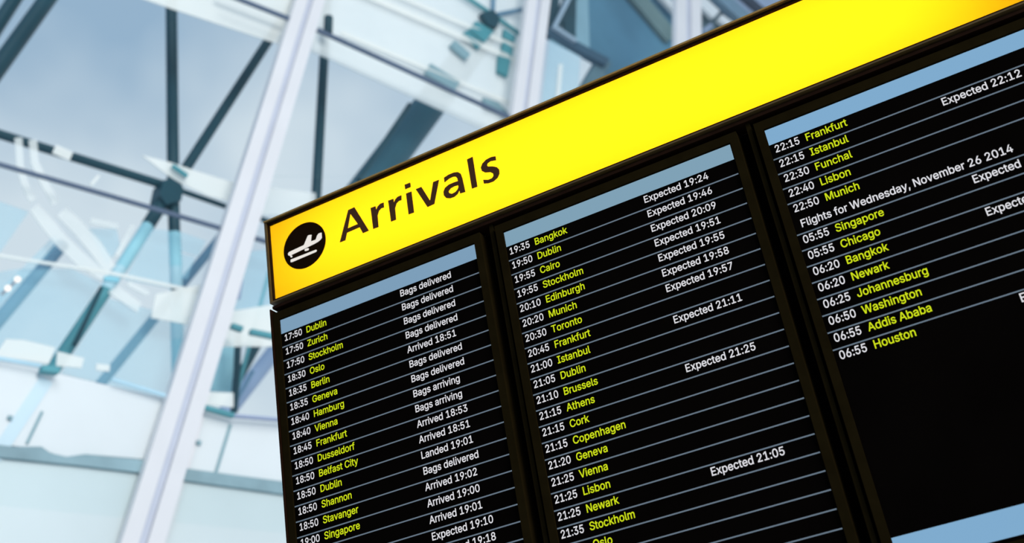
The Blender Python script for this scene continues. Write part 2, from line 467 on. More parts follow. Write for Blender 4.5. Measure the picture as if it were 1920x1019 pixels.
 ('window_2', 'poly', 'frosted_panel', 'frost', [(-8.265, 10.829, 8.52), (-7.981, 11.53, 8.788), (-8.015, 11.508, 8.18), (-8.353, 10.659, 8.016)], 0.02),
 ('window_2', 'poly', 'aqua_panel', 'aqua_panel', [(-9.809, 12.707, 9.309), (-9.728, 12.912, 9.349), (-9.769, 12.897, 8.527), (-9.937, 12.469, 8.482)], 0.05),
 ('window_2', 'poly', 'frosted_panel', 'frost', [(-8.387, 10.503, 7.382), (-8.245, 10.863, 7.426), (-8.254, 10.859, 7.24), (-8.409, 10.463, 7.221)], 0.02),
 ('window_2', 'poly', 'sill_bar', 'teal', [(-8.17, 10.134, 7.007), (-8.014, 10.542, 6.95), (-8.005, 10.557, 7.003), (-8.162, 10.148, 7.059)], 0.06),
 ('window_2', 'poly', 'sill_bar', 'lav', [(-8.011, 10.548, 6.96), (-7.732, 11.259, 7.002), (-7.729, 11.264, 7.036), (-8.008, 10.552, 6.993)], 0.06),
 ('window_3', 'poly', 'frosted_panel', 'film', [(-5.479, 17.599, 15.872), (-5.193, 18.345, 15.76), (-5.375, 18.022, 14.449), (-5.761, 17.068, 14.083)], 0.02),
 ('window_3', 'poly', 'frosted_strip', 'frost', [(-5.409, 17.575, 15.207), (-5.547, 17.324, 14.254), (-5.509, 17.42, 14.284), (-5.369, 17.674, 15.242)], 0.02),
 ('window_2', 'poly', 'frosted_strip', 'frost', [(-7.254, 12.883, 14.76), (-5.784, 16.66, 14.768), (-5.753, 16.725, 14.895), (-7.233, 12.924, 14.871)], 0.02),
 ('window_2', 'poly', 'frosted_strip', 'frost', [(-7.0, 13.501, 15.077), (-5.747, 16.719, 15.106), (-5.722, 16.771, 15.206), (-6.982, 13.537, 15.167)], 0.02),
 ('window_2', 'poly', 'frosted_strip', 'frost', [(-7.317, 12.827, 13.789), (-5.936, 16.382, 13.739), (-5.917, 16.422, 13.818), (-7.304, 12.853, 13.858)], 0.02),
 ('window_2', 'poly', 'frosted_band', 'frost2',
  [(-7.169, 13.076, 17.538), (-7.567, 12.47, 13.71), (-7.613, 12.396, 13.311), (-7.504, 12.676, 13.301), (-6.957, 14.095, 13.182), (-6.368, 15.622, 13.057), (-6.091, 16.341, 12.996), (-4.991, 18.315, 20.785)], 0.02),
 ('window_2', 'poly', 'frosted_panel', 'frost_soft', [(-8.257, 11.836, 10.864), (-7.937, 12.642, 11.009), (-7.961, 12.622, 10.618), (-8.333, 11.694, 10.372)], 0.02),
 ('truss2', 'tube', 'post', 'steel', (-7.953, 14.641, 20.123), (-9.622, 12.548, 0.0), 0.08), ('truss2', 'tube', 'beam', 'beam', (-6.869, 17.786, 16.836), (-8.815, 13.493, 10.359), 0.292),
 ('truss2', 'tube', 'rib', 'steel', (-7.125, 14.48, 13.281), (-7.628, 13.385, 11.466), 0.038), ('truss2', 'tube', 'chord', 'teal_steel', (-6.273, 15.285, 15.854), (-5.949, 16.138, 15.653), 0.043),
 ('truss2', 'tube', 'chord', 'teal_steel', (-5.949, 16.138, 15.653), (-5.703, 16.794, 15.459), 0.044), ('truss2', 'tube', 'hanger', 'blue_steel', (-5.601, 16.67, 18.985), (-5.971, 16.075, 15.721), 0.041),
 ('truss2', 'tube', 'brace', 'blue_steel', (-5.944, 16.146, 15.705), (-5.594, 16.986, 16.251), 0.045),
 ('truss2', 'poly', 'node_plate', 'steel', [(-6.056, 15.738, 15.535), (-5.933, 16.032, 15.747), (-5.884, 16.172, 15.616), (-5.939, 16.059, 15.346), (-6.016, 15.865, 15.329)], 0.1),
 ('truss2', 'poly', 'gusset_plate', 'teal', [(-6.238, 15.462, 15.054), (-6.152, 15.652, 15.342), (-5.998, 16.051, 15.297), (-6.118, 15.784, 14.927)], 0.06),  # beam left clear between the reflections, built as plates set in front
 ('truss2', 'poly', 'gusset_plate', 'teal', [(-6.304, 15.307, 14.913), (-6.253, 15.426, 15.037), (-6.136, 15.743, 14.885), (-6.188, 15.627, 14.717)], 0.06),
 ('truss2', 'poly', 'gusset_plate', 'teal', [(-5.892, 16.307, 15.461), (-5.791, 16.572, 15.409), (-5.829, 16.494, 15.228), (-5.924, 16.249, 15.241)], 0.06),
 ('truss2', 'poly', 'gusset_plate', 'teal', [(-5.934, 16.234, 15.138), (-5.846, 16.462, 15.106), (-5.886, 16.387, 14.857), (-5.982, 16.143, 14.847)], 0.06),
 ('truss2', 'poly', 'gusset_plate', 'teal', [(-6.008, 16.084, 14.775), (-5.902, 16.353, 14.795), (-5.976, 16.213, 14.348), (-6.056, 16.003, 14.378)], 0.06),
 ('truss2', 'poly', 'gusset_plate', 'grey_teal', [(-6.711, 14.398, 13.679), (-6.648, 14.53, 13.93), (-6.428, 15.111, 13.797), (-6.497, 14.96, 13.55)], 0.06),
 ('truss2', 'poly', 'gusset_plate', 'grey_teal', [(-6.443, 14.996, 14.511), (-6.326, 15.313, 14.353), (-6.273, 15.43, 14.515), (-6.391, 15.11, 14.674)], 0.06),
 ('truss2', 'poly', 'gusset_plate', 'grey_teal', [(-6.249, 15.587, 13.654), (-6.121, 15.913, 13.68), (-6.018, 16.2, 13.475), (-6.252, 15.597, 13.48)], 0.06),
 ('truss2', 'tube', 'knob', 'steel', (-7.262, 12.415, 13.8), (-7.286, 12.388, 13.492), 0.069),  # post left clear of the reflection, built as a stub in front
 ('wall', 'poly', 'panel', 'white',
  [(-9.729, 6.515, 7.249), (-8.949, 8.524, 7.21), (-8.897, 8.656, 7.227), (-8.403, 9.936, 7.124), (-8.539, 9.669, 6.385), (-8.793, 9.017, 6.368), (-8.878, 8.805, 6.308), (-8.968, 8.567, 6.372), (-9.727, 6.618, 6.367)], 0.1),
 ('wall', 'poly', 'panel', 'white', [(-8.26, 10.311, 7.064), (-5.929, 16.285, 7.196), (-6.054, 16.078, 6.156), (-8.403, 10.025, 6.315)], 0.1),
 ('wall', 'poly', 'seam', 'grey_teal', [(-8.938, 8.546, 6.776), (-9.004, 8.416, 6.41), (-8.995, 8.439, 6.4), (-8.929, 8.57, 6.767)], 0.02),
 ('wall', 'poly', 'seam', 'grey_teal', [(-8.13, 10.606, 6.921), (-8.229, 10.418, 6.307), (-8.217, 10.448, 6.301), (-8.118, 10.637, 6.915)], 0.02),
 ('wall', 'poly', 'bolt', 'grey_teal', [(-8.282, 10.193, 6.62), (-8.262, 10.243, 6.613), (-8.256, 10.254, 6.658), (-8.276, 10.204, 6.664)], 0.04),
 ('wall', 'poly', 'bolt', 'grey_teal', [(-9.05, 8.218, 6.637), (-9.034, 8.259, 6.631), (-9.03, 8.265, 6.671), (-9.046, 8.224, 6.677)], 0.04),
 ('wall', 'poly', 'seam', 'pale_panel', [(-8.934, 8.526, 7.17), (-9.145, 8.084, 6.247), (-9.105, 8.194, 6.181), (-8.891, 8.645, 7.103)], 0.015),  # pale strip drawn for the steel leg showing through the panel
 ('base', 'poly', 'b', 'band',
  [(-9.685, 6.588, 6.361), (-9.028, 8.278, 6.343), (-8.923, 8.545, 6.376), (-8.89, 8.636, 6.318), (-8.829, 8.794, 6.297), (-8.755, 8.978, 6.348), (-8.482, 9.68, 6.353), (-8.51, 9.624, 6.208), (-8.8, 8.876, 6.22),
   (-9.684, 6.606, 6.21)],
  0.12),
 ('base2', 'poly', 'b', 'band', [(-8.368, 9.976, 6.313), (-6.026, 16.013, 6.153), (-6.051, 15.971, 5.946), (-8.386, 9.947, 6.176)], 0.12),
 ('lower', 'poly', 'b', 'pale', [(-9.726, 6.63, 6.27), (-6.063, 16.062, 6.076), (-6.063, 16.062, 0.0), (-9.726, 6.63, 0.0)], 0.12), ('lamp', 'lamp', 'l', '', (-8.86, 8.101, 8.133), 0.034),
 ('lamp', 'lamp', 'l', '', (-8.899, 8.014, 8.006), 0.034),
 ('block', 'poly', 'facade', 'block_blue', [(-5.525, 25.484, 28.507), (-3.178, 31.115, 32.164), (-5.578, 26.697, 16.146), (-7.147, 22.791, 14.997), (-7.608, 21.512, 15.867), (-6.294, 24.442, 19.948), (-6.525, 23.842, 19.995)],
  0.25),
 ('block', 'poly', 'facade', 'block_grey', [(-3.334, 30.991, 32.151), (6.323, 54.163, 47.202), (0.789, 42.441, 24.318), (-5.702, 26.651, 16.176)], 0.25),
 ('block', 'poly', 'window_frame', 'steel', [(-6.646, 22.528, 21.606), (-6.902, 22.077, 19.725), (-6.769, 22.404, 19.852), (-6.505, 22.873, 21.758)], 0.15),
 ('block', 'poly', 'window_frame', 'steel', [(-6.279, 23.544, 22.199), (-6.867, 22.279, 19.956), (-6.772, 22.523, 19.949), (-6.175, 23.811, 22.205)], 0.15),
 ('block', 'poly', 'window_frame', 'steel', [(-6.555, 23.06, 21.403), (-6.756, 22.723, 19.768), (-6.585, 23.142, 19.945), (-6.376, 23.497, 21.607)], 0.1),
 ('block', 'poly', 'window_frame', 'block_dark', [(-6.903, 21.951, 19.58), (-6.155, 23.887, 19.462), (-6.072, 24.067, 19.744), (-6.831, 22.108, 19.85)], 0.15),
 ('block', 'poly', 'trim_bar', 'pale_lav', [(-6.383, 22.841, 21.14), (-6.74, 22.073, 19.782), (-6.705, 22.163, 19.78), (-6.346, 22.937, 21.141)], 0.1),
 ('block', 'poly', 'trim_bar', 'pale_lav', [(-6.718, 22.129, 19.785), (-6.464, 22.794, 19.661), (-6.434, 22.86, 19.759), (-6.689, 22.193, 19.882)], 0.1),
 ('block', 'poly', 'pane', 'pale_blue', [(-6.513, 23.345, 21.047), (-6.258, 23.877, 22.181), (-6.172, 24.086, 22.284), (-6.429, 23.684, 19.915), (-6.591, 23.263, 19.963)], 0.08),
 ('block', 'poly', 'window_frame', 'block_grey', [(-6.276, 23.948, 19.845), (-6.802, 22.786, 18.11), (-6.659, 23.16, 18.05), (-6.12, 24.352, 19.796)], 0.2),
 ('block', 'poly', 'louvre', 'block_green', [(-5.706, 25.199, 23.066), (-5.073, 26.976, 21.676), (-4.844, 27.508, 22.204), (-5.492, 25.69, 23.609)], 0.12),
 ('block', 'poly', 'louvre', 'white', [(-4.983, 26.625, 23.237), (-4.715, 27.365, 22.751), (-4.608, 27.613, 23.01), (-4.878, 26.864, 23.498)], 0.12),
 ('block', 'poly', 'louvre', 'white', [(-4.319, 28.269, 23.788), (-3.994, 29.144, 23.427), (-3.807, 29.574, 23.894), (-4.139, 28.681, 24.254)], 0.12),
 ('block', 'poly', 'louvre', 'white', [(-3.898, 29.386, 23.474), (-3.609, 30.144, 23.338), (-3.488, 30.419, 23.66), (-3.781, 29.65, 23.793)], 0.12),
 ('block', 'poly', 'louvre', 'block_dark', [(-4.039, 28.936, 24.26), (-3.48, 30.443, 23.627), (-3.38, 30.673, 23.866), (-3.946, 29.151, 24.498)], 0.12),
 ('block', 'poly', 'louvre', 'block_grey2', [(-3.886, 29.571, 24.58), (-3.297, 31.145, 24.038), (-3.069, 31.668, 24.593), (-3.674, 30.056, 25.131)], 0.12),
 ('block', 'poly', 'louvre', 'lav', [(-3.595, 30.27, 25.033), (-2.978, 31.908, 24.541), (-2.85, 32.204, 24.856), (-3.475, 30.544, 25.344)], 0.12),
 ('block', 'poly', 'louvre', 'navy', [(-3.357, 30.591, 25.16), (-2.765, 32.162, 24.714), (-2.61, 32.517, 25.093), (-3.213, 30.922, 25.534)], 0.12),
 ('block', 'poly', 'louvre', 'lav', [(-3.153, 31.355, 25.497), (-2.395, 33.328, 25.278), (-2.035, 34.148, 26.212), (-2.824, 32.1, 26.405)], 0.12),
 ('block', 'poly', 'louvre', 'block_grey2', [(-2.639, 32.608, 26.105), (-2.003, 34.255, 25.995), (-1.782, 34.76, 26.575), (-2.434, 33.075, 26.671)], 0.12),
 ('block', 'poly', 'bracket', 'lav', [(-4.26, 28.549, 22.612), (-4.044, 29.054, 23.076), (-4.074, 28.967, 23.162), (-4.29, 28.463, 22.697)], 0.12)]
MULLIONS = [('trim_1', [(-6.385, 13.229, 19.409), (-9.353, 7.723, -0.008), (-6.19, 13.704, 19.661), (-9.171, 8.189, 0.008)]), ('trim_2', [(-4.413, 18.02, 21.939), (-7.759, 11.826, -0.077), (-4.147, 18.667, 22.282), (-7.567, 12.303, 0.077)]),
 ('trim_3', [(-2.559, 22.518, 24.372), (-6.18, 15.893, -0.181), (-2.173, 23.456, 24.869), (-5.823, 16.771, 0.181)])]

tag(obj('floor', box(-12, 8, -4, 32, -0.1, 0), 'floor'), kind='structure')

for nm, (l0, l1, r0, r1) in MULLIONS:      # channel-shaped mullions: two flanges and a sunk web
    l0, l1, r0, r1 = map(Vector, (l0, l1, r0, r1))
    prof = [(0, 0.12), (0, 0), (0.40, 0), (0.40, 0.06), (0.60, 0.06), (0.60, 0), (1, 0), (1, 0.12)]
    ring = [[a + (b - a) * s + NRM * t for s, t in prof] for a, b in ((l0, r0), (l1, r1))]
    n = len(prof)
    V = ring[0] + ring[1]
    F = [(i, (i + 1) % n, (i + 1) % n + n, i + n) for i in range(n)]
    for b in (0, n):
        F += [(b, b + 1, b + 2, b + 3), (b + 3, b + 4, b + 7, b), (b + 4, b + 5, b + 6, b + 7)]
    mu = tag(obj(nm, (V, F), 'mullion'), kind='structure')
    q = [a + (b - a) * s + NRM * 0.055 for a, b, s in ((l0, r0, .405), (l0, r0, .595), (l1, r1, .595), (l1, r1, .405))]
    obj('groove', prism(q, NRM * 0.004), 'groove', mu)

OWN = {
    'window_1': ('window_1', None, None, None, 'structure'),
    'window_2': ('window_2', None, None, None, 'structure'),
    'window_3': ('window_3', None, None, None, 'structure'),
    'window_4': ('window_4', None, None, None, 'structure'),
    'wall': ('wall_left', None, None, None, 'structure'),
    'truss': ('steel_truss', 'dark teal steel truss with braces meeting at one node left of the white mullion', 'truss', None, None),
    'truss2': ('steel_truss', 'steel truss with one broad slanting box beam directly above the yellow sign', 'truss', None, None),
    'tubeA': ('steel_tube', 'dark slanting steel tube crossing the upper left corner, right one of the pair', 'steel tube', None, None),
    'tubeB': ('steel_tube', 'dark slanting steel tube cut by the very corner of the photo, left of its twin', 'steel tube', None, None),
    'farA': ('distant_strut', 'blue-grey slanting strut beside the two small white lamps at the left edge', 'strut', None, None),
    'farB': ('distant_strut', 'thin blue-grey slanting strut left of the white mullion, coming down to the white wall panels', 'strut', None, None),
    'farD': ('distant_strut', 'wide pale lavender strut with a grey rib, beside the black display board', 'strut', None, None),
    'vee': ('steel_prop', 'small dark teal V-shaped steel prop between white mullion and display board', 'prop', None, None),
    'block': ('service_block', 'dark blue building block with slanting roof louvres behind the top of the sign', 'building', None, None),
}
roots = {}


def root_of(key, p):
    if key not in roots:
        nm, lb, ct, gr, kd = OWN[key]
        roots[key] = thing(nm, p, lb, ct, gr, kd)
    return roots[key]


REFLECTION_LABELS = ['upper of two small round white lamps at the left edge', 'lower of two small round white lamps at the left edge']
for row in BG:
    own, kind, nm, mt = row[:4]
    if kind == 'tube':
        a, b, r = row[4:]
        obj(nm, tube(a, b, r), mt, root_of(own, b))
    elif kind == 'poly':
        pts, th = row[4:]
        g = prism(pts, NRM * th)
        if own in ('base', 'base2'):
            tag(obj('baseboard_left', g, mt), kind='structure')
        elif own == 'lower':
            tag(obj('wall_lower', g, mt), kind='structure')
        else:
            obj(nm, g, mt, root_of(own, pts[-1]))
    elif kind == 'lamp':
        p, r = row[4:]
        t = thing('globe_lamp', p, REFLECTION_LABELS.pop(0), 'lamp', 'small lamps by the blue-grey strut')  # glowing balls stand for lamps reflected in the glass
        obj('globe', sphere(p, r), 'lamp_glow', t)
        obj('fitting', tube(Vector(p) + NRM * r * 0.8, Vector(p) + NRM * 0.16, r * 0.5), 'mullion', t)

# ------------------------------------------------------------------ the arrivals board
OX, OY, OZ = (-1.9008, 2.755, 3.2109)         # lower left corner of the first screen's blue header strip
R = 0.0457                 # height of one row of flights
W, D, H = 14.9947, 17.1211, 1.025    # screen width, screen spacing, header height (in rows)
U1 = 2 * D + W + 0.55      # right end of the board
VB = 25.3                  # lower end of the board


def bx(u0, u1, v0, v1, y0, y1):
    return box(OX + u0 * R, OX + u1 * R, OY + y0, OY + y1, OZ - v1 * R, OZ - v0 * R)


def ring(u0, u1, v0, v1, du, dv, y0, y1):
    """rectangular frame; du, dv = width of its sides"""
    return join(bx(u0, u1, v0, v0 + dv, y0, y1), bx(u0, u1, v1 - dv, v1, y0, y1),
                bx(u0, u0 + du, v0 + dv, v1 - dv, y0, y1), bx(u1 - du, u1, v0 + dv, v1 - dv, y0, y1))


# yellow light box
sign = thing('arrivals_sign', (OX + U1 * R / 2, OY + 0.1, OZ + 2.2 * R),
             'long yellow backlit Arrivals sign with airplane disc on top of the flight board', 'sign')
S0, S1, V0, V1 = -0.31, U1 - 0.27, -8.57, -2.72
obj('frame', join(ring(S0 - 0.25, S1 + 0.25, V0 - 0.27, V1 + 0.33, 0.17, 0.11, -0.012, 0.20)), 'bronze', sign)
obj('top_trim', bx(S0 - 0.25, S1 + 0.25, V0 - 0.30, V0 - 0.20, -0.016, -0.012), 'bronze_light', sign)  # highlight on the frame's upper edge, put into a lighter strip
obj('inner_lip', join(ring(S0 - 0.08, S1 + 0.08, V0 - 0.16, V1 + 0.22, 0.085, 0.165, -0.006, 0.004)), 'bronze_dark', sign)
obj('back_panel', bx(S0 - 0.07, S1 + 0.07, V0 - 0.15, V1 + 0.21, 0.185, 0.198), 'box_white', sign)
obj('reflector', ring(S0 - 0.078, S1 + 0.078, V0 - 0.158, V1 + 0.218, 0.04, 0.04, 0.0055, 0.184), 'box_white', sign)
pan = obj('light_panel', bx(S0 - 0.06, S1 + 0.06, V0 - 0.05, V1 + 0.05, 0.0045, 0.0047), 'yellow_acrylic', sign)
pl = area_light('sign_lamp', (OX + ((S0 + S1) / 2 - 0.45) * R, OY + 0.18, OZ - (V0 + V1) / 2 * R),
                (OX + ((S0 + S1) / 2 - 0.45) * R, OY, OZ - (V0 + V1) / 2 * R), (S1 - S0 - 3.3) * R, 5.2 * R, 3.18, (1, 1, 1))


def sg(pts, y):
    return [Vector((OX + a, OY + y, OZ + b)) for a, b in pts]


ARR = [('A', [[(0.2385, 0.2319), (0.2807, 0.3313), (0.3037, 0.3325), (0.3447, 0.2317), (0.323, 0.2311), (0.3141, 0.256), (0.267, 0.2551), (0.2586, 0.2315)], [(0.2866, 0.3155), (0.2716, 0.2686), (0.3091, 0.2693)]]),
 ('r', [[(0.3603, 0.3061), (0.3781, 0.3051), (0.3787, 0.2917), (0.3856, 0.3013), (0.3951, 0.3068), (0.408, 0.3064), (0.4065, 0.2892), (0.3968, 0.2902), (0.3882, 0.2851), (0.3811, 0.2711), (0.3794, 0.2307), (0.3605, 0.2309)]]),
 ('r', [[(0.4242, 0.306), (0.4426, 0.3052), (0.4422, 0.291), (0.4491, 0.3005), (0.4585, 0.306), (0.4713, 0.306), (0.4698, 0.2896), (0.4601, 0.2903), (0.4512, 0.2854), (0.444, 0.2707), (0.4425, 0.2311), (0.4246, 0.231)]]),
 ('i', [[(0.488, 0.305), (0.5073, 0.3044), (0.5062, 0.2302), (0.4871, 0.2314)], [(0.4875, 0.337), (0.5073, 0.3365), (0.507, 0.3211), (0.4875, 0.321)]]),
 ('v', [[(0.5228, 0.3061), (0.5428, 0.3059), (0.5648, 0.2474), (0.5843, 0.3055), (0.6044, 0.3052), (0.577, 0.2312), (0.5531, 0.2301)]]),
 ('a',
  [[(0.6214, 0.2893), (0.622, 0.3052), (0.6378, 0.3088), (0.656, 0.3089), (0.6705, 0.3045), (0.6784, 0.2951), (0.6812, 0.279), (0.6835, 0.2289), (0.666, 0.2308), (0.6657, 0.2427), (0.6577, 0.2325), (0.6461, 0.2274),
    (0.6308, 0.2283), (0.6185, 0.2349), (0.6126, 0.2459), (0.6131, 0.2586), (0.6202, 0.2697), (0.6344, 0.2752), (0.6508, 0.2756), (0.6657, 0.2745), (0.6649, 0.2849), (0.6607, 0.2926), (0.6521, 0.2959), (0.6394, 0.2954)],
   [(0.664, 0.2611), (0.6505, 0.2624), (0.6384, 0.2609), (0.6301, 0.254), (0.6311, 0.2462), (0.6399, 0.2403), (0.6519, 0.2415), (0.6608, 0.2477), (0.6644, 0.2543)]]),
 ('l', [[(0.7063, 0.3343), (0.7258, 0.3351), (0.7245, 0.2299), (0.7062, 0.2307)]]),
 ('s',
  [[(0.7983, 0.305), (0.7848, 0.3084), (0.7668, 0.3066), (0.753, 0.2988), (0.7458, 0.2871), (0.7473, 0.2753), (0.7564, 0.2659), (0.773, 0.2602), (0.7814, 0.2514), (0.7814, 0.2433), (0.7751, 0.2376), (0.7628, 0.2374),
    (0.7467, 0.2442), (0.747, 0.231), (0.7619, 0.226), (0.7783, 0.2256), (0.7927, 0.2319), (0.8009, 0.243), (0.8023, 0.257), (0.797, 0.2667), (0.7844, 0.2752), (0.7696, 0.2812), (0.7664, 0.2874), (0.7699, 0.2934),
    (0.7798, 0.2957), (0.7982, 0.2917)]])]
for ch, loops in ARR:
    if ch == 'i':      # stem and dot
        g = join(*[prism(sg(l, 0.0020), (0, 0.0020, 0)) for l in loops])
    else:
        g = prism(sg(loops[0], 0.0020), (0, 0.0020, 0), [sg(l, 0.0020) for l in loops[1:]])
    obj('letter', g, 'lettering', sign)
DC = (2.4047, -5.94, 1.735)
dv = [(( DC[0] + DC[2] * math.cos(i * math.pi / 32)) * R, (-DC[1] + DC[2] * math.sin(i * math.pi / 32)) * R) for i in range(64)]
disc = obj('pictogram_disc', prism(sg(dv, 0.0020), (0, 0.0020, 0)), 'disc_black', sign)
PIC = [('airplane',
  [(0.0473, 0.2645), (0.051, 0.2689), (0.0583, 0.2698), (0.109, 0.2724), (0.1258, 0.2986), (0.1296, 0.3002), (0.1404, 0.2976), (0.1357, 0.2752), (0.1538, 0.2741), (0.1604, 0.2862), (0.1662, 0.2914), (0.1775, 0.2906),
   (0.1768, 0.2728), (0.172, 0.2679), (0.1617, 0.2639), (0.1472, 0.2618), (0.0534, 0.2553), (0.0483, 0.259)]),
 ('wheel', [(0.0626, 0.2497), (0.0617, 0.2478), (0.0597, 0.2472), (0.0573, 0.2482), (0.0555, 0.2502), (0.055, 0.2526), (0.0559, 0.2545), (0.0579, 0.2551), (0.0603, 0.2541), (0.0621, 0.2521)]),
 ('wheel', [(0.1102, 0.2556), (0.1133, 0.2571), (0.1238, 0.2557), (0.1257, 0.2529), (0.1246, 0.2486), (0.1217, 0.2484), (0.1122, 0.2494), (0.1099, 0.2523)]),
 ('runway', [(0.0548, 0.2384), (0.0564, 0.2405), (0.1503, 0.2392), (0.1534, 0.238), (0.1537, 0.2338), (0.1506, 0.2316), (0.0602, 0.2302), (0.0549, 0.2316)])]
for nm, pts in PIC:
    obj(nm, prism(sg(pts, 0.0005), (0, 0.0012, 0)), 'pic_white', disc)

# casing that carries the screens
cab = thing('display_cabinet', (OX + U1 * R / 2, OY + 0.1, 0.0),
            'black brown board cabinet holding the three flight screens under the yellow sign', 'cabinet')
prof = [(-0.55, -2.0), (-0.62, -1.9), (-0.62, VB), (U1, VB), (U1, -1.9), (U1 - 0.07, -2.0)]
obj('casing', prism([(OX + a * R, OY + 0.055, OZ - b * R) for a, b in prof], (0, 0.13, 0)), 'recess', cab)
obj('side_rail', join(bx(-0.62, -0.53, -1.95, VB, -0.012, 0.055)), 'bronze_dark', cab)
obj('side_rail', join(bx(U1 - 0.08, U1, -1.95, VB, -0.012, 0.055)), 'bronze_dark', cab)
obj('top_rail', join(bx(-0.5, U1 - 0.1, -2.22, -2.02, -0.004, 0.055)), 'bronze_dark', cab)
for k in (1, 2):
    obj('divider_post', bx(k * D - 0.97, k * D - 0.70, -2.0, VB, 0.005, 0.055), 'bezel', cab)
for u in (8, U1 - 8):
    obj('support_post', box(OX + u * R - 0.05, OX + u * R + 0.05, OY + 0.07, OY + 0.17, 0, OZ - VB * R), 'bronze_dark', cab)
obj('sign_bracket', join(*[bx(u, u + 1.2, -2.385, -2.0, 0.08, 0.16) for u in (6, 24, 42)]), 'recess', cab)

